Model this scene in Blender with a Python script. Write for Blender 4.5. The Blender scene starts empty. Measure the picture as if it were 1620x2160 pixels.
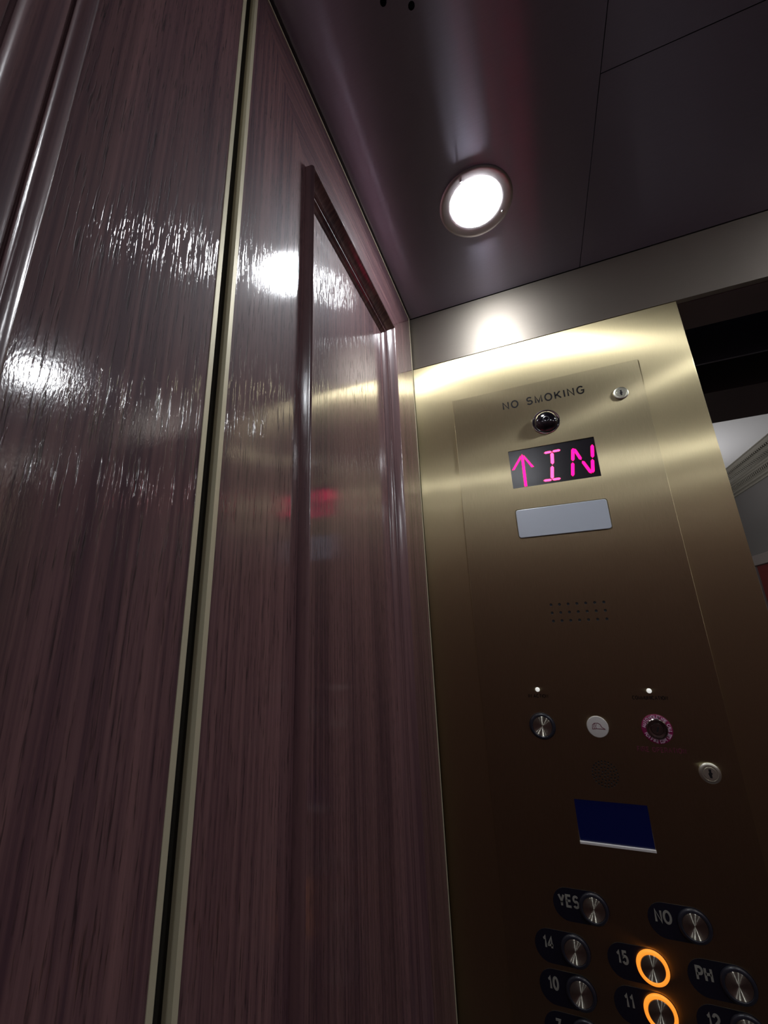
import bpy, bmesh, math, random
from mathutils import Vector, Matrix, Euler

# ------------------------------------------------------------------ camera, world, exposure
S = 0.7                       # one layout unit (camera to brass panel) in metres
CX, CZ = 0.2555, 1.66         # camera: distance from the wood wall (units), height (m)
def P(u, v, w):               # layout units relative to the camera -> world metres
    return Vector(((u + CX) * S, v * S, CZ + w * S))

sc = bpy.context.scene
COL = sc.collection
cam_d = bpy.data.cameras.new('camera')
cam = bpy.data.objects.new('camera', cam_d); COL.objects.link(cam)
a, b, c = math.radians(20.17148324), math.radians(16.14723651), math.radians(2.35514437)
R = Matrix.Rotation(a, 3, 'Z') @ Matrix.Rotation(b, 3, 'X') @ Matrix.Rotation(c, 3, 'Y')
Rc = R @ Matrix(((1, 0, 0), (0, 0, -1), (0, 1, 0)))       # blender camera looks down -Z, up +Y
cam.matrix_world = Matrix.Translation(P(0, 0, 0)) @ Rc.to_4x4()
cam_d.sensor_fit = 'HORIZONTAL'; cam_d.sensor_width = 36.0
cam_d.lens = 844.725 / 1620 * 36.0
cam_d.clip_start = 0.01; cam_d.clip_end = 60
sc.camera = cam

sc.view_settings.view_transform = 'Standard'
sc.view_settings.look = 'None'
sc.view_settings.exposure = 0.0
sc.view_settings.gamma = 1.0
sc.view_settings.use_curve_mapping = False

world = bpy.data.worlds.new('world'); sc.world = world
world.use_nodes = True
bg = world.node_tree.nodes['Background']
bg.inputs[0].default_value = (0.35, 0.33, 0.5, 1); bg.inputs[1].default_value = 0.02

LAMP_E = 122.0                 # radiance of the car downlights
LAMP_C = (0.93, 0.96, 1.0)

def area(name, loc, size, power, color, rot=(0, 0, 0)):
    d = bpy.data.lights.new(name, 'AREA'); d.shape = 'DISK'; d.size = size; d.energy = power; d.color = color
    o = bpy.data.objects.new(name, d); COL.objects.link(o); o.location = loc; o.rotation_euler = rot
    return o
# unseen fill light added for the lobby, no fitting behind it
pl = bpy.data.lights.new('lobby_fill', 'POINT'); pl.energy = 16; pl.shadow_soft_size = 0.2; pl.color = (1.0, 0.97, 0.93)
plo = bpy.data.objects.new('lobby_fill', pl); COL.objects.link(plo); plo.location = (0.2, 3.4, 1.9)

area('lobby_ceiling_fill', (0.9, 3.2, 2.25), 0.5, 5.5, (1.0, .98, .97), (math.pi, 0, 0))  # added upward light, only there to brighten the lobby ceiling

# ------------------------------------------------------------------ materials
def mat(name, color=(.5, .5, .5), rough=.5, metal=0., coat=0., coat_rough=.05, spec=.5, emit=None, estr=0., aniso=0., tangent=None):
    m = bpy.data.materials.new(name); m.use_nodes = True
    nt = m.node_tree; p = nt.nodes['Principled BSDF']
    p.inputs['Base Color'].default_value = (*color, 1)
    p.inputs['Roughness'].default_value = rough
    p.inputs['Metallic'].default_value = metal
    p.inputs['Coat Weight'].default_value = coat
    p.inputs['Coat Roughness'].default_value = coat_rough
    p.inputs['Specular IOR Level'].default_value = spec
    if emit:
        p.inputs['Emission Color'].default_value = (*emit, 1)
        p.inputs['Emission Strength'].default_value = estr
    if aniso:
        p.inputs['Anisotropic'].default_value = aniso
        if tangent == 'radial':
            t = nt.nodes.new('ShaderNodeTangent'); t.direction_type = 'RADIAL'; t.axis = 'Y'
            nt.links.new(t.outputs[0], p.inputs['Tangent'])
            p.inputs['Anisotropic Rotation'].default_value = 0.25
        elif tangent:
            t = nt.nodes.new('ShaderNodeCombineXYZ')
            for i in range(3): t.inputs[i].default_value = tangent[i]
            nt.links.new(t.outputs[0], p.inputs['Tangent'])
    return m

def N(nt, t, **kw):
    n = nt.nodes.new(t)
    for k, v in kw.items(): setattr(n, k, v)
    return n

def brushed(name, color, rough, aniso, grain, tangent, bump=.05, var=.12, sharp=0., srough=.30, sani=-.78):
    """brushed metal; grain = the direction of the scratches, tangent = direction highlights spread"""
    m = mat(name, color, rough, 1.0, aniso=aniso, tangent=tangent)
    nt = m.node_tree; p = nt.nodes['Principled BSDF']
    tc = N(nt, 'ShaderNodeTexCoord'); mp = N(nt, 'ShaderNodeMapping')
    sc3 = [2600, 2600, 2600]; sc3['XYZ'.index(grain)] = 55
    mp.inputs['Scale'].default_value = sc3
    nt.links.new(tc.outputs['Object'], mp.inputs[0])
    no = N(nt, 'ShaderNodeTexNoise'); no.inputs['Scale'].default_value = 1; no.inputs['Detail'].default_value = 3
    nt.links.new(mp.outputs[0], no.inputs[0])
    r = N(nt, 'ShaderNodeMapRange'); r.inputs[3].default_value = 1 - var; r.inputs[4].default_value = 1 + var
    nt.links.new(no.outputs[0], r.inputs[0])
    mx = N(nt, 'ShaderNodeMix', data_type='RGBA', blend_type='MULTIPLY'); mx.inputs[0].default_value = 1
    mx.inputs[6].default_value = (*color, 1); nt.links.new(r.outputs[0], mx.inputs[7])
    nt.links.new(mx.outputs[2], p.inputs['Base Color'])
    r2 = N(nt, 'ShaderNodeMapRange'); r2.inputs[3].default_value = rough * .8; r2.inputs[4].default_value = rough * 1.2
    nt.links.new(no.outputs[0], r2.inputs[0]); nt.links.new(r2.outputs[0], p.inputs['Roughness'])
    bp = N(nt, 'ShaderNodeBump'); bp.inputs['Strength'].default_value = bump; bp.inputs['Distance'].default_value = .0002
    nt.links.new(no.outputs[0], bp.inputs['Height']); nt.links.new(bp.outputs[0], p.inputs['Normal'])
    if sharp:                  # second, narrower lobe of the scratched surface
        g = N(nt, 'ShaderNodeBsdfAnisotropic'); g.distribution = 'GGX'
        g.inputs['Roughness'].default_value = srough; g.inputs['Anisotropy'].default_value = sani
        nt.links.new(mx.outputs[2], g.inputs['Color']); nt.links.new(bp.outputs[0], g.inputs['Normal'])
        cx = N(nt, 'ShaderNodeCombineXYZ')
        for i in range(3): cx.inputs[i].default_value = tangent[i]
        nt.links.new(cx.outputs[0], g.inputs['Tangent'])
        ms = N(nt, 'ShaderNodeMixShader'); ms.inputs[0].default_value = sharp
        nt.links.new(p.outputs[0], ms.inputs[1]); nt.links.new(g.outputs[0], ms.inputs[2])
        nt.links.new(ms.outputs[0], nt.nodes['Material Output'].inputs[0])
    return m

def wood(name, grain='Z', pores=1.0, tint=1.0, cr_=.095):
    m = mat(name, (.05, .02, .018), .6, 0, coat=1.0, coat_rough=cr_, spec=.2)
    nt = m.node_tree; p = nt.nodes['Principled BSDF']; p.inputs['Coat IOR'].default_value = 1.8
    tc = N(nt, 'ShaderNodeTexCoord')
    def mapped(sx, sl, seed):
        mp = N(nt, 'ShaderNodeMapping')
        s3 = [sx * .3, sx, sl] if grain == 'Z' else ([sx * .3, sl, sx] if grain == 'Y' else [sl, sx, sx])
        mp.inputs['Scale'].default_value = s3; mp.inputs['Location'].default_value = (seed, seed * 2.3, seed * .7)
        nt.links.new(tc.outputs['Object'], mp.inputs[0]); return mp
    # slow warp so the figure wanders a little
    wn = N(nt, 'ShaderNodeTexNoise'); wn.inputs['Scale'].default_value = 1; wn.inputs['Detail'].default_value = 2
    nt.links.new(mapped(9, 5, 3.1).outputs[0], wn.inputs[0])
    figure = N(nt, 'ShaderNodeTexNoise'); figure.inputs['Scale'].default_value = 1; figure.inputs['Detail'].default_value = 5
    nt.links.new(mapped(330, 3.5, 1.7).outputs[0], figure.inputs[0])
    band = N(nt, 'ShaderNodeTexNoise'); band.inputs['Scale'].default_value = 1; band.inputs['Detail'].default_value = 2
    nt.links.new(mapped(22, 1.2, 7.7).outputs[0], band.inputs[0])
    pore = N(nt, 'ShaderNodeTexNoise'); pore.inputs['Scale'].default_value = 1; pore.inputs['Detail'].default_value = 3; pore.inputs['Roughness'].default_value = .6
    nt.links.new(mapped(850, 42, 5.3).outputs[0], pore.inputs[0])
    cr = N(nt, 'ShaderNodeValToRGB')
    cr.color_ramp.elements[0].position = .37; cr.color_ramp.elements[0].color = (.066 * tint, .030 * tint, .040 * tint, 1)
    cr.color_ramp.elements[1].position = .66; cr.color_ramp.elements[1].color = (.205 * tint, .104 * tint, .104 * tint, 1)
    ad = N(nt, 'ShaderNodeMath', operation='MULTIPLY_ADD'); ad.inputs[1].default_value = .45
    nt.links.new(band.outputs[0], ad.inputs[0]); 
    m2 = N(nt, 'ShaderNodeMath', operation='MULTIPLY'); m2.inputs[1].default_value = .55
    nt.links.new(figure.outputs[0], m2.inputs[0]); nt.links.new(m2.outputs[0], ad.inputs[2])
    nt.links.new(ad.outputs[0], cr.inputs[0])
    # pores: narrow dark lines
    pr = N(nt, 'ShaderNodeMapRange'); pr.inputs[1].default_value = .33; pr.inputs[2].default_value = .44
    nt.links.new(pore.outputs[0], pr.inputs[0])
    pm = N(nt, 'ShaderNodeMapRange'); pm.inputs[3].default_value = 1 - .62 * pores; pm.inputs[4].default_value = 1
    nt.links.new(pr.outputs[0], pm.inputs[0])
    mx = N(nt, 'ShaderNodeMix', data_type='RGBA', blend_type='MULTIPLY'); mx.inputs[0].default_value = 1
    nt.links.new(cr.outputs[0], mx.inputs[6]); nt.links.new(pm.outputs[0], mx.inputs[7])
    nt.links.new(mx.outputs[2], p.inputs['Base Color'])
    bp = N(nt, 'ShaderNodeBump'); bp.inputs['Strength'].default_value = .28 * pores; bp.inputs['Distance'].default_value = .0003
    nt.links.new(pr.outputs[0], bp.inputs['Height'])
    # fine ripple of the lacquer over the grain
    rip = N(nt, 'ShaderNodeTexNoise'); rip.inputs['Scale'].default_value = 1; rip.inputs['Detail'].default_value = 2
    nt.links.new(mapped(1100, 330, 9.1).outputs[0], rip.inputs[0])
    b2 = N(nt, 'ShaderNodeBump'); b2.inputs['Strength'].default_value = .30 * (.35 + .65 * pores); b2.inputs['Distance'].default_value = .00012
    nt.links.new(rip.outputs[0], b2.inputs['Height']); nt.links.new(bp.outputs[0], b2.inputs['Normal'])
    nt.links.new(b2.outputs[0], p.inputs['Coat Normal']); nt.links.new(bp.outputs[0], p.inputs['Normal'])
    return m

BRASS = (.60, .515, .31)
M = {}
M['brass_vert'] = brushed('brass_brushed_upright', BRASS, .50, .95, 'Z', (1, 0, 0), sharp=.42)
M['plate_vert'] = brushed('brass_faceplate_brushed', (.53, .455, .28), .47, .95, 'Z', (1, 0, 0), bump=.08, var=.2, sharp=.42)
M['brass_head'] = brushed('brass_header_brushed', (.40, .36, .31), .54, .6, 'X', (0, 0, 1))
M['ceil'] = brushed('bronze_ceiling_brushed', (.49, .455, .57), .5, 1.0, 'X', (0, 1, 0), bump=.03, sharp=.65, srough=.32)
M['brass_edge'] = mat('brass_edge_trim', (.58, .53, .38), .5, .40)
M['brass_gap_shade'] = mat('reveal_channel_shade', (.035, .033, .028), .6, .2)
M['wood_v'] = wood('wood_grain_upright', 'Z')
M['wood_h'] = wood('wood_grain_level', 'Y')
M['wood_x'] = wood('wood_back_wall', 'Z', .6)
M['wood_m'] = wood('wood_moulding', 'Z', .25, .8, .17)
M['wood_m2'] = wood('wood_moulding_satin', 'Z', .25, .8, .21)
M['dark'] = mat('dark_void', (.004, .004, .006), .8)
M['backing_gap_shade'] = mat('wall_backing_gap_shade', (.075, .07, .06), .6)
M['soffit'] = mat('bronze_soffit', (.15, .105, .11), .5, .2)
M['frame_metal'] = mat('hall_frame_metal', (.075, .062, .066), .45, .2)
M['track'] = mat('dull_steel', (.16, .17, .22), .4, .8)
M['floor'] = mat('car_floor', (.09, .075, .085), .5)
M['hallfloor'] = mat('lobby_floor', (.35, .33, .3), .5)
M['plaster'] = mat('lobby_plaster', (.72, .72, .74), .8)
M['hallwall'] = mat('lobby_wall_paint', (.092, .086, .084), .7)
M['crown'] = mat('crown_plaster', (.135, .125, .105), .7)
M['casing'] = mat('door_casing_paint', (.15, .13, .125), .5)
M['red'] = mat('red_door_paint', (.085, .008, .008), .5)
M['lens'] = mat('lamp_lens', (1, 1, 1), .4, emit=LAMP_C, estr=LAMP_E)
M['trimring'] = mat('lamp_trim_metal', (.48, .44, .45), .32, 1.0)
M['engrave'] = mat('black_engraving', (.006, .005, .006), .6, spec=.1)
M['redink'] = mat('red_engraving', (.11, .008, .03), .6)
M['chrome'] = mat('chrome', (.75, .76, .80), .09, 1.0)
M['nickel'] = mat('nickel_lock', (.80, .79, .66), .36, 1.0)
M['dome'] = mat('black_dome', (.003, .003, .005), .12, 0, coat=1, coat_rough=.03, spec=.5)
M['dispglass'] = mat('display_glass', (.006, .004, .008), .25, 0)
M['magenta'] = mat('lit_segment', (.5, .0, .15), .4, emit=(1.0, .0, .095), estr=5.0)
M['magenta_soft'] = mat('lit_segment_pale', (.5, .1, .3), .4, emit=(1.0, .03, .125), estr=5.0)
M['opal'] = mat('opal_lens', (.50, .55, .62), .28, 0, coat=.6, coat_rough=.15)
M['white_pl'] = mat('white_plastic', (.55, .52, .50), .35, 0, coat=.5)
M['led'] = mat('small_led', (.8, .8, .78), .4, emit=(.9, .9, .85), estr=.55)
M['blue'] = mat('blue_screen', (.0, .001, .012), .3, emit=(.0, .008, .13), estr=.07)
M['navy'] = mat('navy_plate', (.004, .004, .012), .38, 0, coat=.4, coat_rough=.2)
M['numeral'] = mat('grey_numeral', (.24, .23, .20), .5)
def spun(name, color):
    m = mat(name, color, .5, 1.0, aniso=1.0, tangent='radial')
    nt = m.node_tree; p = nt.nodes['Principled BSDF']
    g = N(nt, 'ShaderNodeBsdfAnisotropic'); g.distribution = 'GGX'; g.inputs['Color'].default_value = (*color, 1)
    g.inputs['Roughness'].default_value = .28; g.inputs['Anisotropy'].default_value = -.85; g.inputs['Rotation'].default_value = .25
    t = N(nt, 'ShaderNodeTangent'); t.direction_type = 'RADIAL'; t.axis = 'Y'; nt.links.new(t.outputs[0], g.inputs['Tangent'])
    ms = N(nt, 'ShaderNodeMixShader'); ms.inputs[0].default_value = .75
    nt.links.new(p.outputs[0], ms.inputs[1]); nt.links.new(g.outputs[0], ms.inputs[2]); nt.links.new(ms.outputs[0], nt.nodes['Material Output'].inputs[0])
    return m
M['cap'] = spun('spun_button_face', (.62, .60, .50))
M['halo_off'] = mat('clear_halo', (.018, .018, .026), .3, 0)
M['halo_on'] = mat('orange_halo', (.9, .3, .05), .4, emit=(1.0, .30, .025), estr=.98)
M['firering'] = mat('magenta_ring', (.22, .008, .07), .4)
M['lilac'] = mat('lilac_lettering', (.62, .42, .55), .5)
M['maroon'] = mat('maroon_line', (.16, .02, .05), .5)
M['keyhole'] = mat('keyhole_black_bore_shade', (.004, .003, .004), .5)

# ------------------------------------------------------------------ mesh helpers
def link(name, me, m, parent=None, kind=None):
    o = bpy.data.objects.new(name, me); COL.objects.link(o)
    for x in (m if isinstance(m, (list, tuple)) else [m]): me.materials.append(x)
    if parent: o.parent = parent; o.matrix_parent_inverse = parent.matrix_world.inverted()
    if kind: o['kind'] = kind
    return o

def build(name, bm, m, parent=None, kind=None, smooth=False):
    bmesh.ops.recalc_face_normals(bm, faces=bm.faces)
    if smooth:
        for f in bm.faces: f.smooth = True
    me = bpy.data.meshes.new(name); bm.to_mesh(me); bm.free()
    o = link(name, me, m, parent, kind)
    if smooth: 
        try: me.set_sharp_from_angle(angle=math.radians(35))
        except Exception: pass
    return o

def box(bm, u0, u1, v0, v1, w0, w1, mi=0, bevel=0):
    vs = [bm.verts.new(P(u, v, w)) for w in (w0, w1) for v in (v0, v1) for u in (u0, u1)]
    fs = []
    for q in ((0, 1, 3, 2), (4, 6, 7, 5), (0, 4, 5, 1), (1, 5, 7, 3), (3, 7, 6, 2), (2, 6, 4, 0)):
        f = bm.faces.new([vs[i] for i in q]); f.material_index = mi; fs.append(f)
    if bevel:
        es = {e for f in fs for e in f.edges}
        bmesh.ops.bevel(bm, geom=list(es), offset=bevel * S, segments=2, affect='EDGES', profile=.5)

def one_box(name, m, dims, parent=None, kind=None, bevel=0):
    bm = bmesh.new(); box(bm, *dims, bevel=bevel); return build(name, bm, m, parent, kind)

def thing(name, label, cat, loc, group=None):
    o = bpy.data.objects.new(name, None); COL.objects.link(o); o.location = loc
    o.empty_display_size = .05
    o.matrix_world = Matrix.Translation(loc)
    o['label'] = label; o['category'] = cat
    if group: o['group'] = group
    return o

def lathe(bm, cu, cw, prof, v0=1.0, n=48, smooth=True, sign=-1):
    """revolve (radius, offset toward the car) about an axis along Y at (cu, cw) on plane v0"""
    rings = []
    for r, h in prof:
        if r <= 1e-6: rings.append([bm.verts.new(P(cu, v0 + sign * h, cw))])
        else: rings.append([bm.verts.new(P(cu + r * math.cos(t), v0 + sign * h, cw + r * math.sin(t))) for t in [2 * math.pi * k / n for k in range(n)]])
    for A, B in zip(rings, rings[1:]):
        for k in range(n):
            if len(A) == 1 and len(B) == 1: continue
            if len(A) == 1: f = bm.faces.new((A[0], B[k], B[(k + 1) % n]))
            elif len(B) == 1: f = bm.faces.new((A[k], A[(k + 1) % n], B[0]))
            else: f = bm.faces.new((A[k], A[(k + 1) % n], B[(k + 1) % n], B[k]))
            f.smooth = smooth

def recenter(o, loc):
    """move the origin of a mesh to loc, keeping the geometry in place"""
    inv = Matrix.Translation(-loc)
    o.data.transform(inv)
    if o.parent: o.matrix_parent_inverse = o.parent.matrix_world.inverted()
    o.location = loc

def lathe_part(name, cu, cw, prof, m, parent, v0=1.0, n=48, smooth=True):
    bm = bmesh.new(); lathe(bm, cu, cw, prof, v0, n, smooth)
    o = build(name, bm, m, parent)
    try: o.data.set_sharp_from_angle(angle=math.radians(40))
    except Exception: pass
    return o

DG = lambda: bpy.context.evaluated_depsgraph_get()
def from_curve(cd, name, m, xf, parent=None, kind=None):
    t = bpy.data.objects.new('tmp', cd); COL.objects.link(t); bpy.context.view_layer.update()
    me = bpy.data.meshes.new_from_object(t.evaluated_get(DG()))
    bpy.data.objects.remove(t); me.materials.clear(); me.transform(xf); me.name = name
    return link(name, me, m, parent, kind)

def plate2d(name, m, outer, holes, v0, th, parent=None, kind=None, plane='front', bevel=0):
    """plate cut from a 2-D outline with real holes. plane front: (u, w) at v0, thickness th towards the car;
       plane ceil: (u, v) at w=v0, thickness th upwards"""
    cd = bpy.data.curves.new('c', 'CURVE'); cd.dimensions = '2D'; cd.fill_mode = 'BOTH'
    cd.extrude = th * S / 2 - bevel * S; cd.bevel_depth = bevel * S; cd.bevel_resolution = 1; cd.offset = -bevel * S
    for pts in [outer] + holes:
        sp = cd.splines.new('POLY'); sp.points.add(len(pts) - 1); sp.use_cyclic_u = True
        for i, (x, y) in enumerate(pts):
            sp.points[i].co = (x * S, y * S, 0, 1)
    if plane == 'front':
        xf = Matrix.Translation(P(0, v0 - th / 2, 0)) @ Matrix(((1, 0, 0, 0), (0, 0, 1, 0), (0, 1, 0, 0), (0, 0, 0, 1)))
    else:
        xf = Matrix.Translation(P(0, 0, v0 + th / 2))
    o = from_curve(cd, name, m, xf, parent, kind)
    bm = bmesh.new(); bm.from_mesh(o.data); bmesh.ops.recalc_face_normals(bm, faces=bm.faces); bm.to_mesh(o.data); bm.free()
    return o

def circ(x, y, r, n=24): return [(x + r * math.cos(2 * math.pi * k / n), y + r * math.sin(2 * math.pi * k / n)) for k in range(n)]
def rrect(x0, x1, y0, y1, r=0., n=5):
    if r <= 0: return [(x0, y0), (x1, y0), (x1, y1), (x0, y1)]
    out = []
    for cx, cy, a0 in ((x1 - r, y0 + r, -90), (x1 - r, y1 - r, 0), (x0 + r, y1 - r, 90), (x0 + r, y0 + r, 180)):
        for k in range(n + 1):
            t = math.radians(a0 + 90 * k / n); out.append((cx + r * math.cos(t), cy + r * math.sin(t)))
    return out

def arc(cx, cy, rx, ry, a0, a1, n=10):
    return [(cx + rx * math.cos(math.radians(a0 + (a1 - a0) * k / n)), cy + ry * math.sin(math.radians(a0 + (a1 - a0) * k / n))) for k in range(n + 1)]
# plain sans capitals, cap height 1: character -> (advance width, strokes)
GL = {
 'A': (.70, [[(0, 0), (.35, 1), (.70, 0)], [(.12, .34), (.58, .34)]]),
 'C': (.70, [arc(.36, .5, .36, .5, 42, 318, 20)]),
 'D': (.66, [[(0, 0), (0, 1), (.26, 1)] + arc(.26, .5, .40, .5, 90, -90, 14) + [(0, 0)]]),
 'E': (.56, [[(.56, 1), (0, 1), (0, 0), (.56, 0)], [(0, .52), (.50, .52)]]),
 'F': (.54, [[(.54, 1), (0, 1), (0, 0)], [(0, .50), (.46, .50)]]),
 'G': (.74, [arc(.38, .5, .38, .5, 48, 330, 20) + [(.72, .22), (.72, .46), (.42, .46)]]),
 'H': (.62, [[(0, 0), (0, 1)], [(.62, 0), (.62, 1)], [(0, .53), (.62, .53)]]),
 'I': (.04, [[(.02, 0), (.02, 1)]]),
 'K': (.62, [[(0, 0), (0, 1)], [(.60, 1), (0, .36)], [(.20, .58), (.64, 0)]]),
 'L': (.50, [[(0, 1), (0, 0), (.50, 0)]]),
 'M': (.74, [[(0, 0), (0, 1), (.37, .04), (.74, 1), (.74, 0)]]),
 'N': (.62, [[(0, 0), (0, 1), (.62, 0), (.62, 1)]]),
 'O': (.76, [arc(.38, .5, .38, .5, 0, 360, 28)]),
 'P': (.58, [[(0, 0), (0, 1), (.32, 1)] + arc(.32, .73, .26, .27, 90, -90, 12) + [(0, .46)]]),
 'R': (.62, [[(0, 0), (0, 1), (.34, 1)] + arc(.34, .74, .26, .26, 90, -90, 12) + [(0, .48)], [(.36, .48), (.54, .36), (.60, 0)]]),
 'S': (.60, [arc(.30, .74, .27, .26, 28, 258, 16) + arc(.30, .27, .30, .27, 80, -152, 16)]),
 'T': (.60, [[(0, 1), (.60, 1)], [(.30, 1), (.30, 0)]]),
 'U': (.62, [[(0, 1), (0, .31)] + arc(.31, .31, .31, .31, 180, 360, 14) + [(.62, 1)]]),
 'Y': (.66, [[(0, 1), (.33, .42), (.66, 1)], [(.33, .42), (.33, 0)]]),
 '0': (.54, [arc(.27, .5, .27, .5, 0, 360, 28)]),
 '1': (.28, [[(0, .76), (.12, .80), (.24, 1), (.24, 0)]]),
 '2': (.56, [arc(.28, .72, .27, .28, 170, -30, 14) + [(.44, .48), (.02, .12), (0, 0), (.56, 0)]]),
 '4': (.58, [[(.42, 0), (.42, 1), (0, .32), (0, .26), (.58, .26)]]),
 '5': (.54, [[(.50, 1), (.10, 1), (.04, .50)] + arc(.27, .32, .27, .32, 130, -155, 18)]),
 '7': (.52, [[(0, 1), (.52, 1), (.30, .50), (.18, 0)]]),
 '8': (.54, [arc(.27, .76, .23, .24, 0, 360, 24), arc(.27, .27, .27, .27, 0, 360, 24)]),
 '9': (.54, [arc(.27, .70, .26, .30, 0, 360, 24), arc(.20, .42, .33, .42, 38, -75, 12)]),
}
def text_bm(bm, body, h, cu, cw, v0, th=.0004, gap=.24, sx=1.0, wt=.13, rot=0.):
    """stroked sans lettering centred at (cu, cw); h = cap height, wt = stroke weight, both in cap heights"""
    W_ = sum((GL[c][0] if c != ' ' else .30) * sx + gap for c in body) - gap
    x = -W_ / 2; cr, sr = math.cos(rot), math.sin(rot)
    def T(px, py):
        px *= h; py = (py - .5) * h
        return (cu + px * cr - py * sr, cw + px * sr + py * cr)
    for c in body:
        if c == ' ': x += .30 * sx + gap; continue
        wd, strokes = GL[c]
        for st in strokes:
            q = [(x + a_ * sx, wt / 2 + b_ * (1 - wt)) for a_, b_ in st]
            q = [q[0]] + [b_ for a_, b_ in zip(q, q[1:]) if math.dist(a_, b_) > 1e-4]
            closed = math.dist(q[0], q[-1]) < 1e-4
            if closed: q = q[:-1]
            n = len(q); L = []
            for i in range(n):
                p0 = q[i - 1] if (i > 0 or closed) else None; p2 = q[(i + 1) % n] if (i < n - 1 or closed) else None
                def nm(a_, b_):
                    d = math.dist(a_, b_); return (-(b_[1] - a_[1]) / d, (b_[0] - a_[0]) / d)
                if p0 and p2:
                    n1, n2 = nm(p0, q[i]), nm(q[i], p2)
                    k = 1 + n1[0] * n2[0] + n1[1] * n2[1]; k = max(k, .35)
                    m_ = ((n1[0] + n2[0]) / k, (n1[1] + n2[1]) / k)
                else: m_ = nm(q[i], p2) if p2 else nm(p0, q[i])
                L.append((m_[0] * wt / 2, m_[1] * wt / 2))
            A = [[bm.verts.new(P(*((lambda t_: (t_[0], v, t_[1]))(T(q[i][0] + s_ * L[i][0], q[i][1] + s_ * L[i][1]))))) for i in range(n)] for v in (v0 - th, v0) for s_ in (1, -1)]
            for i in range(n if closed else n - 1):
                j = (i + 1) % n
                bm.faces.new((A[0][i], A[0][j], A[1][j], A[1][i])); bm.faces.new((A[2][i], A[2][j], A[0][j], A[0][i])); bm.faces.new((A[1][i], A[1][j], A[3][j], A[3][i]))
        x += wd * sx + gap
def text_part(name, body, h, cu, cw, m, parent, v0=1.0, **kw):
    bm = bmesh.new(); text_bm(bm, body, h, cu, cw, v0, **kw)
    return build(name, bm, m, parent)

def prism(bm, pts, v0, h):
    """polygon pts (u, w) from plane v0 raised h toward the car"""
    A = [bm.verts.new(P(x, v0, y)) for x, y in pts]; B = [bm.verts.new(P(x, v0 - h, y)) for x, y in pts]
    bm.faces.new(A); bm.faces.new(list(reversed(B)))
    for k in range(len(pts)): bm.faces.new((A[k], A[(k + 1) % len(pts)], B[(k + 1) % len(pts)], B[k]))

# ------------------------------------------------------------------ the car shell
LW = -0.2555                   # face plane of the left wood wall
RWALL, BACK = 2.345, -0.86     # right wall and back wall of the car
HC = 0.915                     # ceiling
FL = -CZ / S                   # floor
DOOR0, DOOR1 = 0.408, 1.69     # door opening
one_box('wall_left', M['backing_gap_shade'], (LW - .06, LW - .020, BACK, 1.13, FL, 1.0), kind='structure')
one_box('wall_right', M['wood_x'], (RWALL, RWALL + .04, BACK, 1.0, FL, HC), kind='structure')
one_box('wall_back', M['wood_x'], (LW - .02, RWALL + .04, BACK - .04, BACK, FL, HC), kind='structure')
one_box('floor', M['floor'], (LW - .02, RWALL, BACK, 1.545, FL - .03, FL), kind='structure')

# ceiling in three brushed sheets with fine seams, real openings for the lamps and the vent holes
LAMPS = [(u, v) for v in (.7195, -.55) for u in (-.0125, 1.045, 2.1)]
VENT = (-.030, .270, .1115)
def inside(p, r): return r[0] < p[0] < r[1] and r[2] < p[1] < r[3]
sheets = [(LW - .02, .2236, BACK, 1.0), (.2250, RWALL, .5775, 1.0), (.2250, RWALL, BACK, .5760)]
for r in sheets:
    holes = [circ(u, v, .068, 40) for u, v in LAMPS if inside((u, v), r)]
    if inside(VENT[:2], r):
        holes += [circ(VENT[0] + VENT[2] * math.cos(t), VENT[1] + VENT[2] * math.sin(t), .0052, 12) for t in [math.radians(105.5 + 22.5 * k) for k in range(16)]]
    plate2d('ceiling', M['ceil'], rrect(r[0], r[1], r[2], r[3]), holes, HC, .006, kind='structure', plane='ceil')
one_box('ceiling', M['dark'], (LW - .05, RWALL + .04, BACK - .04, 1.14, HC + .06, HC + .08), kind='structure')

# header above the door and the return panel beside it
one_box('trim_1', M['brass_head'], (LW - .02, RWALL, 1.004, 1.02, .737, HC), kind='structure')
one_box('trim_2', M['soffit'], (DOOR0 - .01, DOOR1 + .01, 1.0205, 1.135, .735, HC + .02), kind='structure')
one_box('wall_front', M['brass_vert'], (LW - .0015, DOOR0, 1.0, 1.135, FL, .7325), kind='structure', bevel=.0012)
one_box('wall_front', M['brass_vert'], (DOOR1, RWALL, 1.0, 1.135, FL, .7325), kind='structure', bevel=.0012)

# ------------------------------------------------------------------ wood wall panels
def quad_prism(bm, pts, x0, x1, mi):
    A = [bm.verts.new(P(x0, v, w)) for v, w in pts]; B = [bm.verts.new(P(x1, v, w)) for v, w in pts]
    for f in (bm.faces.new(A), bm.faces.new(list(reversed(B)))): f.material_index = mi
    for k in range(4):
        bm.faces.new((A[k], A[(k + 1) % 4], B[(k + 1) % 4], B[k])).material_index = 2 if k == 0 else mi  # outer edges take the dark slot, painting shade into the panel gap

PROF = [(0, 0), (.0006, .0095), (.0020, .0128), (.0036, .0138), (.0050, .0130), (.0058, .0112), (.0175, -.0005), (.0178, -.0030), (.0194, -.0032), (.0198, -.0012),
        (.0214, -.0004), (.0230, -.0020), (.0234, -.0046), (.0246, -.0050), (.0250, -.0034), (.0262, -.0036), (.0270, -.0056), (.0310, -.0090), (.0340, -.0125), (.0340, -.0130)]

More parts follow.
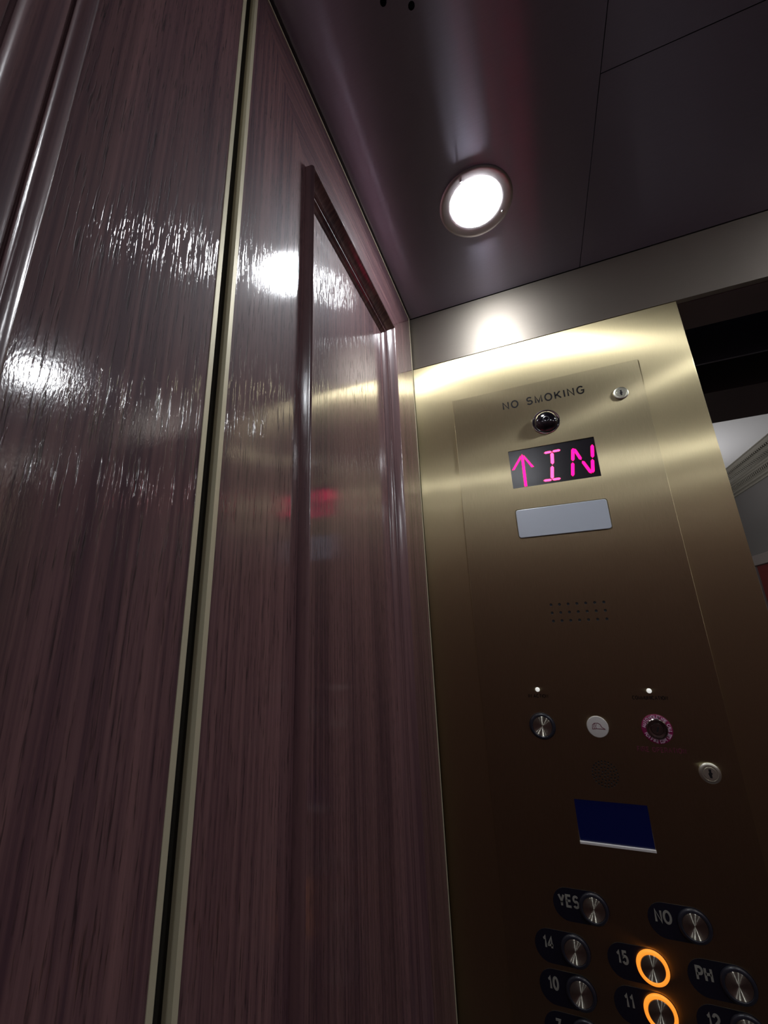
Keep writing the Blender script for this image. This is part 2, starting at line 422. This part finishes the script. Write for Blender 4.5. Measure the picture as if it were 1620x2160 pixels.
def bead(s0, s1, h0, h1, up, n=9):
    return [(s0 + (s1 - s0) * (1 - math.cos(math.pi * k / n)) / 2, h0 + (h1 - h0) * k / n + up * math.sin(math.pi * k / n)) for k in range(n + 1)]
PROF_WIDE = [(0, 0)] + bead(.0005, .0130, .0080, .0095, .0062) + bead(.0134, .0360, .0092, .0050, .0062) + bead(.0385, .0445, .0048, .0040, .0026) + \
            [(.0450, .0010), (.0490, -.0030), (.0540, -.0048), (.0590, -.0040), (.0615, -.0020)] + bead(.0620, .0710, -.0010, -.0030, .0042) + bead(.0725, .0790, -.0045, -.0055, .0026) + \
            bead(.0800, .0920, -.0065, -.0100, .0034) + [(.0925, -.0130)]

def wall_panel(label, v0, v1, f0, f1, w1=.9045, prof=PROF, fw1=.716, w0=FL + .18, fw0=-1.75):
    t = thing('wood_wall_panel', label, 'wall panel', P(LW, (v0 + v1) / 2, w0))
    e = .0052
    bm = bmesh.new()
    o = [(v0 + e, w0 + e), (v1 - e, w0 + e), (v1 - e, w1 - .004), (v0 + e, w1 - .004)]
    i = [(f0, fw0), (f1, fw0), (f1, fw1), (f0, fw1)]
    x0, x1 = LW - .0195, LW
    for k in range(4):
        k2 = (k + 1) % 4
        quad_prism(bm, [o[k], o[k2], i[k2], i[k]], x0, x1, 1 if k in (0, 2) else 0)
    build('stile_and_rail_frame', bm, [M['wood_v'], M['wood_h'], M['backing_gap_shade']], t)
    one_box('inset_board', M['wood_v'], (x0 + .001, LW - .0130, f0 + .001, f1 - .001, fw0 + .001, fw1 - .001), t)
    # mitred moulding
    bm = bmesh.new()
    loops = []
    for s, h in prof:
        loops.append([bm.verts.new(P(LW + h, v, w)) for v, w in ((f0 + s, fw0 + s), (f1 - s, fw0 + s), (f1 - s, fw1 - s), (f0 + s, fw1 - s))])
    for A, B in zip(loops, loops[1:]):
        for k in range(4): bm.faces.new((A[k], A[(k + 1) % 4], B[(k + 1) % 4], B[k]))
    for f in bm.faces: f.smooth = True
    mo = build('moulding', bm, M['wood_m'] if prof is PROF else M['wood_m2'], t)
    try: mo.data.set_sharp_from_angle(angle=math.radians(38))
    except Exception: pass
    bm = bmesh.new()
    for d in ((v0, v0 + e, w0, w1), (v1 - e, v1, w0, w1), (v0 + e, v1 - e, w1 - .004, w1), (v0 + e, v1 - e, w0, w0 + e)):
        box(bm, LW - .0078, LW + .0006, *d)
    eo = build('edge_trim', bm, M['brass_edge'], t); eo['label'] = 'thin brass edging'
    return t

wall_panel('dark red-brown wood wall panel with raised frame, right of the brass-edged gap, beside the control panel', .2622, .9880, .3985, .795)
wall_panel('dark wood wall panel left of the brass-edged gap, its frame cut by the photo\'s left side', -.4900, .2470, -.300, .1005, prof=PROF_WIDE)
# slim channel at the bottom of the reveal, coloured dark for the gap's shade
one_box('trim_3', M['brass_gap_shade'], (LW - .0199, LW - .0180, .2475, .2617, FL + .18, .90), kind='structure')
one_box('baseboard_left', M['frame_metal'], (LW - .019, LW - .004, BACK + .001, .99, FL, FL + .17), kind='structure')

# ------------------------------------------------------------------ downlights
def downlight(u, v, label, group=None):
    t = thing('ceiling_downlight', label, 'ceiling light', P(u, v, HC), group)
    def lz(prof, name, m, n=64):
        bm = bmesh.new(); rings = []
        for r, h in prof:
            rings.append([bm.verts.new(P(u + r * math.cos(2 * math.pi * k / n), v + r * math.sin(2 * math.pi * k / n), HC + h)) for k in range(n)] if r > 0 else [bm.verts.new(P(u, v, HC + h))])
        for A, B in zip(rings, rings[1:]):
            for k in range(n):
                if len(B) == 1: bm.faces.new((A[k], A[(k + 1) % n], B[0]))
                elif len(A) == 1: bm.faces.new((B[k], B[(k + 1) % n], A[0]))
                else: bm.faces.new((A[k], A[(k + 1) % n], B[(k + 1) % n], B[k]))
        for f in bm.faces: f.smooth = True
        o = build(name, bm, m, t)
        try: o.data.set_sharp_from_angle(angle=math.radians(40))
        except Exception: pass
        return o
    lz([(.0805, -.0002), (.0810, -.0018), (.0790, -.0030), (.0740, -.0032), (.0620, -.0030), (.0570, -.0020), (.0548, .0000), (.0548, .0060), (.068, .02), (.066, .0004), (.0805, -.0002)], 'trim_ring', M['trimring'])
    lens = lz([(0, -.0125), (.018, -.0119), (.034, -.0099), (.047, -.0066), (.0530, -.0040), (.0545, -.0020), (.0545, .004), (0, .004)], 'lens', M['lens'])
    lens['label'] = 'glowing white lens'
    for a_ in (35, 250):
        bm = bmesh.new(); bmesh.ops.create_uvsphere(bm, u_segments=12, v_segments=8, radius=.0024 * S, matrix=Matrix.Translation(P(u + .0665 * math.cos(math.radians(a_)), v + .0665 * math.sin(math.radians(a_)), HC - .0036)))
        build('screw', bm, M['chrome'], t, smooth=True)
    return t
for i, (u, v) in enumerate(LAMPS):
    row = ['front', 'rear'][i // 3]; col = ['left', 'centre', 'right'][i % 3]
    if i == 0: downlight(u, v, 'round white recessed downlight glowing in the dark ceiling above the brass panel', 'recessed ceiling downlights')
    else: downlight(u, v, 'recessed ceiling downlight outside the photo, %s row of the car, %s one' % (row, col), 'recessed ceiling downlights')

# ------------------------------------------------------------------ control panel
cop = thing('control_panel', 'brushed brass elevator control panel with floor buttons, camera dome and red floor display', 'control panel', P(.075, 1.0, -.2))
PV = .9972                     # front face of the faceplate
holes = [circ(.0243 + .01775 * i, .0352 - .0176 * j, .0026, 12) for i in range(7) for j in range(3)]
holes.append(rrect(-.0220, .1750, .3195, .4195))           # display window
holes.append(rrect(-.0250, .1765, .1920, .2645, .006))     # lamp lens
holes.append(rrect(.0125, .1395, -.4130, -.3425))          # blue screen
mic = []
for ring, n in ((0, 1), (.0058, 6), (.0116, 12), (.0174, 18), (.0225, 24)):
    for k in range(n): mic.append((.0765 + ring * math.cos(2 * math.pi * k / n + ring * 40), -.2945 + ring * math.sin(2 * math.pi * k / n + ring * 40)))
holes += [circ(x, y, .0012, 8) for x, y in mic]
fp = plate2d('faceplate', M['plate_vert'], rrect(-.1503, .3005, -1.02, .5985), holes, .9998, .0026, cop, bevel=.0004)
fp.data.materials.append(M['keyhole'])            # bore walls and rims coloured black for the shade inside the holes
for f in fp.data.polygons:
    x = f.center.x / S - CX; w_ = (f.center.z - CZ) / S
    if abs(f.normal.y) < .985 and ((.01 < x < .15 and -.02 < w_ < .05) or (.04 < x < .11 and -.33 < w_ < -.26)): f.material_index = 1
one_box('speaker_hole_shade', M['dark'], (-.02, .18, .9976, .9981, -.03, .06), cop)  # black sheet inside the plate, stands in for the dark of the holes
one_box('microphone_hole_shade', M['dark'], (.045, .108, .9976, .9981, -.325, -.262), cop)  # same black stand-in for the dark behind the microphone holes

no = text_part('lettering', 'NO SMOKING', .0226, .0780, .5492, M['engrave'], cop, v0=PV, gap=.37, sx=.90, wt=.15)
no['label'] = 'black engraved words NO SMOKING'

def lock(cu, cw, r, name='key_switch'):
    o = lathe_part(name, cu, cw, [(r, 0), (r, .0020), (r * .90, .0034), (r * .72, .0036), (r * .70, .0030), (r * .60, .0030), (r * .58, .0040), (0, .0040)], M['nickel'], cop, v0=PV)
    bm = bmesh.new()
    prism(bm, [(cu - r * .10, cw - r * .42), (cu + r * .10, cw - r * .42), (cu + r * .10, cw - r * .12), (cu + r * .2, cw), (cu + r * .10, cw + r * .14), (cu + r * .12, cw + r * .42), (cu - r * .12, cw + r * .42), (cu - r * .10, cw + r * .1), (cu - r * .2, cw - .02 * r)], PV - .0040, .0004)
    build('keyhole', bm, M['keyhole'], o)
    return o
k1 = lock(.2505, .5175, .0160); k1['label'] = 'small oval-looking nickel lock beside NO SMOKING'
k2 = lock(.2515, -.2800, .0172); k2['label'] = 'pale nickel lock at the lower right'

# camera dome
rim = lathe_part('camera_dome', .0772, .4815, [(.0330, 0), (.0330, .0016), (.0322, .0028), (.0310, .0030), (.0300, .0024), (.0265, .0010), (.0262, 0)], M['chrome'], cop, v0=PV)
rim['label'] = 'chrome-rimmed black dome camera'
ds = lathe_part('dome_shell', .0772, .4815, [(.0275 * math.cos(t), .0010 + .0165 * math.sin(t)) for t in [math.pi / 2 * k / 14 for k in range(14)]] + [(0, .0175)], M['dome'], rim, v0=PV)
lathe_part('lens_ring', .0772, .4815, [(.0075, .0166), (.0078, .0174), (.0055, .0182), (.0050, .0176)], mat('lens_ring_black', (.03, .03, .035), .3), rim, v0=PV)

# floor display
dg = one_box('floor_display', M['dispglass'], (-.0225, .1755, .9990, .99935, .3190, .4200), cop)
dg['label'] = 'dark display window showing a magenta up arrow and IN'
DV = .9990
bm = bmesh.new()
prism(bm, [(.0050, .3215), (.0115, .3215), (.0128, .4000), (.0098, .4075), (.0068, .4000)], DV, .0003)
prism(bm, [(.0058, .4040), (.0058, .3955), (-.0130, .3690), (-.0185, .3690)], DV, .0003)
prism(bm, [(.0138, .4040), (.0138, .3955), (.0275, .3690), (.0335, .3690)], DV, .0003)
ar = build('arrow', bm, M['magenta'], dg); ar['label'] = 'lit magenta up arrow'
def seg(p, q, wd):
    d = Vector(q) - Vector(p); L = d.length; d.normalize(); n = Vector((-d.y, d.x)) * wd / 2; p = Vector(p); q = Vector(q)
    return [tuple(x) for x in (p, p + d * wd * .6 + n, q - d * wd * .6 + n, q, q - d * wd * .6 - n, p + d * wd * .6 - n)]
SH = .0                        # the glyphs lean slightly
def glyph(segs, m, name):
    bm = bmesh.new()
    for p, q, wd in segs: prism(bm, seg(p, q, wd), DV, .0003)
    return build(name, bm, m, dg)
gi = glyph([((.0610, .4000), (.0790, .4005), .0056), ((.0800, .4005), (.0990, .4010), .0056), ((.0793, .3985), (.0760, .3668), .0076), ((.0748, .3640), (.0700, .3300), .0076),
       ((.0500, .3290), (.0690, .3285), .0056), ((.0698, .3285), (.0890, .3285), .0056)], M['magenta_soft'], 'digit')
gi['label'] = 'lit pink letter I'
gn = glyph([((.1268, .4000), (.1215, .3670), .0072), ((.1207, .3640), (.1155, .3290), .0072), ((.1285, .3985), (.1400, .3670), .0066), ((.1415, .3640), (.1560, .3295), .0066),
       ((.1690, .4010), (.1645, .3675), .0072), ((.1636, .3645), (.1590, .3300), .0072)], M['magenta'], 'digit')
gn['label'] = 'lit magenta letter N'

# emergency lamp lens
lens = plate2d('lamp_lens', M['opal'], rrect(-.0235, .1750, .1935, .2630, .006), [], .9996, .0048, cop, bevel=.0012)
lens['label'] = 'frosted pale blue-white rectangular lens'

# small indicator lights with engraved captions
for cu, cap, cc, sx in ((-.0285, 'IN ACTION', -.0290, .8), (.1815, 'COMMUNICATION', .1800, .72)):
    l = lathe_part('indicator_light', cu, -.1412, [(.0046, 0), (.0044, .0012), (.003, .0022), (0, .0026)], M['led'], cop, v0=PV, n=20)
    l['label'] = 'tiny white indicator light'
    text_part('caption', cap, .0072, cc, -.1540, M['engrave'], cop, v0=PV, sx=sx, wt=.15)

# round call button
def halo_button(cu, cw, r, parent, lit=False, v0=PV):
    ring = lathe_part('halo_ring', cu, cw, [(r, 0), (r, .0030), (r * .96, .0042), (r * .88, .0048), (r * .80, .0046), (r * .77, .0038), (r * .77, .0)], M['halo_on'] if lit else M['halo_off'], parent, v0=v0)
    if lit: ring['label'] = 'glowing orange ring'
    rc = r * .765
    cap = lathe_part('button_cap', cu, cw, [(rc, 0), (rc, .0036), (rc * .96, .0042), (rc * .9, .0040), (rc * .6, .0030), (rc * .3, .0025), (0, .0023)], M['cap'], parent, v0=v0)
    recenter(cap, P(cu, v0, cw))
    return ring, cap
bz = lathe_part('alarm_button', -.0285, -.2125, [(.0262, 0), (.0260, .0010), (.0, .0010)], M['halo_off'], cop, v0=PV)
halo_button(-.0285, -.2125, .0248, bz, v0=PV - .001)

# fire helmet indicator
ht = lathe_part('helmet_indicator', .0772, -.2098, [(.0200, 0), (.0200, .0016), (.0190, .0028), (.012, .0034), (0, .0036)], M['white_pl'], cop, v0=PV)
ht['label'] = 'white round light with a maroon fire helmet drawing'
def stroke(bm, pts, wd, v0):
    for p, q in zip(pts, pts[1:]):
        d = (Vector(q) - Vector(p)).normalized(); n = Vector((-d.y, d.x)) * wd / 2; p2 = Vector(p) - d * wd * .4; q2 = Vector(q) + d * wd * .4
        prism(bm, [tuple(x) for x in (p2 + n, q2 + n, q2 - n, p2 - n)], v0, .0003)
bm = bmesh.new(); hc = (.0772, -.2098); HV = PV - .0034
hp = lambda *a_: [(hc[0] + x * .001, hc[1] + y * .001) for x, y in a_]
stroke(bm, hp((-10, -4), (-9, 4), (-5, 7), (1, 7.5), (5, 5), (7.5, 0), (13, -3.5), (6, -3.2), (-3, -3), (-10, -4)), .0010, HV)
stroke(bm, hp((-6, -3), (-7, 1), (-5, 6.5)), .0009, HV); stroke(bm, hp((-2.5, -2.8), (-4, 1), (-2, 5)), .0009, HV)
build('helmet_drawing', bm, M['maroon'], ht)

# fire service key switch with its lettered ring
fr = lathe_part('fire_key_switch', .1815, -.2098, [(.0262, 0), (.0262, .0010), (.0255, .0014), (.0170, .0014)], M['firering'], cop, v0=PV)
fr['label'] = 'magenta ring lettered for fire service around a chrome key lock'
lathe_part('lock_barrel', .1815, -.2098, [(.0185, .001), (.0185, .0026), (.0172, .0040), (.0158, .0040), (.0150, .0026), (.0110, .0018), (.0100, .0034), (0, .0038)], M['chrome_dark'] if 'chrome_dark' in M else mat('dark_chrome', (.32, .29, .27), .16, 1.0), fr, v0=PV)
bm = bmesh.new(); prism(bm, [(.1790, -.2140), (.1815, -.2150), (.1850, -.2060), (.1825, -.2050)], PV - .0038, .0004); build('keyhole', bm, M['keyhole'], fr)
bm = bmesh.new()
def ring_text(s_, mid, r, h, step, bottom=False):
    for i, ch in enumerate(s_):
        if ch == ' ': continue
        k = i - (len(s_) - 1) / 2
        t = math.radians(mid + k * step if bottom else mid - k * step)
        text_bm(bm, ch, h, .1815 + r * math.cos(t), -.2098 + r * math.sin(t), PV - .0014, rot=t + (math.pi / 2 if bottom else -math.pi / 2), sx=.8, wt=.2)
ring_text('AUTO', 150, .0218, .0064, 13); ring_text('HOLD', 95, .0218, .0064, 12); ring_text('FIRE CALL', 30, .0218, .0062, 10)
ring_text('FOR FIRE DEPT USE', 270, .0216, .0060, 8.3, True)
build('ring_lettering', bm, M['lilac'], fr)
ft = text_part('lettering', 'FIRE OPERATION', .0088, .1815, -.2462, M['redink'], cop, v0=PV, sx=.78, wt=.14, gap=.26); ft['label'] = 'faint dark red words FIRE OPERATION'

# blue screen window with its bright lower lip
bs = one_box('message_screen', M['blue'], (.0120, .1400, .99935, .9997, -.4135, -.3420), cop); bs['label'] = 'rectangular blue screen'
bm = bmesh.new()
box(bm, .0118, .1402, PV - .0016, .9994, -.4172, -.4128, bevel=.0005)
build('screen_lip', bm, mat('lip_metal', (.9, .88, .86), .45, .4), bs)['label'] = 'thin bright metal lip'

# floor buttons
def pill_pts(x0, x1, cw, r, n=14):
    out = [(x0 + r + r * math.cos(t), cw + r * math.sin(t)) for t in [math.pi / 2 + math.pi * k / n for k in range(n + 1)]]
    out += [(x1 - r + r * math.cos(t), cw + r * math.sin(t)) for t in [-math.pi / 2 + math.pi * k / n for k in range(n + 1)]]
    return out
def floor_button(txt, cu, cw, lit=False, size=.0275):
    b_ = plate2d('floor_button', M['navy'], pill_pts(cu - .0705, cu + .0262, cw, .0262), [], PV, .0005, cop)
    b_['label'] = 'button marked %s%s' % (txt, ', its ring glowing orange' if lit else ', unlit')
    halo_button(cu, cw, .0250, b_, lit, v0=PV - .0005)
    n_ = text_part('numeral', txt, .0205, cu - (.0460 if len(txt) < 3 else .0425), cw + .0055, M['numeral'], b_, v0=PV - .0005, sx=.66, wt=.17, gap=.22)
    return b_
COLS = (-.0240, .1000, .2225)
floor_button('YES', .0185, -.5190); floor_button('NO', .1770, -.5180)
for txts, cw in ((('14', '15', 'PH'), -.5890), (('10', '11', '12'), -.6495), (('7', '8', '9'), -.7100)):
    for t_, cu in zip(txts, COLS):
        floor_button(t_, cu, cw, lit=t_ in ('15', '11'))

# ------------------------------------------------------------------ doorway beyond the car, hoistway and lobby
one_box('trim_4', M['track'], (DOOR0 - .2, DOOR1 + .3, 1.333, 1.341, .735, .90), kind='structure')
one_box('shaft_dark_lid', M['dark'], (DOOR0 - .3, DOOR1 + .6, 1.136, 1.5445, 1.10, 1.13), kind='structure')  # black lid added over the shaft gap to keep it dark
one_box('trim_6', M['frame_metal'], (DOOR0 - .25, DOOR1 + .25, 1.545, 1.826, .735, 1.60), kind='structure')
HX0, HX1, HYE, HZ = -1.6, 2.246, 7.0, 1.490
one_box('wall_lobby_left', M['hallwall'], (HX0, DOOR0 - .03, 1.545, 1.826, FL, HZ + .1), kind='structure')
one_box('wall_lobby_right', M['hallwall'], (DOOR1 + .03, HX1 + .1, 1.545, 1.826, FL, HZ + .1), kind='structure')
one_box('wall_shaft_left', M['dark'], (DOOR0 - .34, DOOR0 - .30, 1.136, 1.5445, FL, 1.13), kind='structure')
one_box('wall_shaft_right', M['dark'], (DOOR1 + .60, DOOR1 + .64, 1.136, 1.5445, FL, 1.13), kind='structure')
one_box('ceiling', M['plaster'], (HX0 - .1, HX1 + .1, 1.827, HYE + .1, HZ, HZ + .05), kind='structure')
one_box('floor', M['hallfloor'], (HX0 - .1, HX1 + .1, 1.546, HYE + .1, FL - .03, FL), kind='structure')
one_box('wall_right', M['hallwall'], (HX1, HX1 + .06, 1.827, HYE, FL, HZ), kind='structure')
one_box('wall_back', M['hallwall'], (HX0, HX1 + .06, HYE, HYE + .06, FL, HZ), kind='structure')
one_box('wall_left', M['hallwall'], (HX0 - .06, HX0, 1.827, HYE, FL, HZ), kind='structure')
# crown moulding with leaf and dentil bands along the lobby side wall
bm = bmesh.new()
cp = [(.000, -.300), (.012, -.300), (.016, -.285), (.012, -.270), (.030, -.262), (.034, -.250), (.030, -.236), (.045, -.225), (.050, -.185), (.062, -.180), (.066, -.168), (.080, -.160),
      (.100, -.120), (.130, -.080), (.150, -.066), (.150, -.050), (.168, -.046), (.180, -.030), (.185, -.012), (.196, -.010), (.196, .0)]
cp = [(d, h * .73) for d, h in cp]
ends = []
for v in (1.83, HYE):
    ends.append([bm.verts.new(P(HX1 - d, v, HZ + h)) for d, h in cp])
for k in range(len(cp) - 1): bm.faces.new((ends[0][k], ends[0][k + 1], ends[1][k + 1], ends[1][k]))
v = 3.6
while v < 6.8:
    box(bm, HX1 - .058, HX1 - .045, v, v + .016, HZ - .162, HZ - .137)
    p0 = HX1 - .098
    # leaf
    vs = [P(p0 + .006, v, HZ - .108), P(p0 - .040, v + .013, HZ - .060), P(p0 + .006, v + .026, HZ - .108), P(p0 - .014, v + .013, HZ - .115), P(p0 - .022, v + .013, HZ - .093)]
    q = [bm.verts.new(x) for x in vs]
    bm.faces.new((q[0], q[4], q[3])); bm.faces.new((q[3], q[4], q[2])); bm.faces.new((q[0], q[1], q[4])); bm.faces.new((q[4], q[1], q[2]))
    box(bm, HX1 - .166, HX1 - .140, v, v + .014, HZ - .050, HZ - .036)
    v += .034
build('trim_7', bm, M['crown'], kind='structure')
# red door with a pale casing on the lobby side wall
d_ = one_box('door_1', M['red'], (HX1 - .020, HX1 - .002, 4.00, 5.415, FL, .475), kind='structure')
bm = bmesh.new()
box(bm, HX1 - .045, HX1 - .001, 3.90, 5.50, .480, .585, bevel=.006)
box(bm, HX1 - .035, HX1 - .001, 5.420, 5.49, FL, .479); box(bm, HX1 - .035, HX1 - .001, 3.91, 3.995, FL, .479)
build('door_casing', bm, M['casing'], d_)
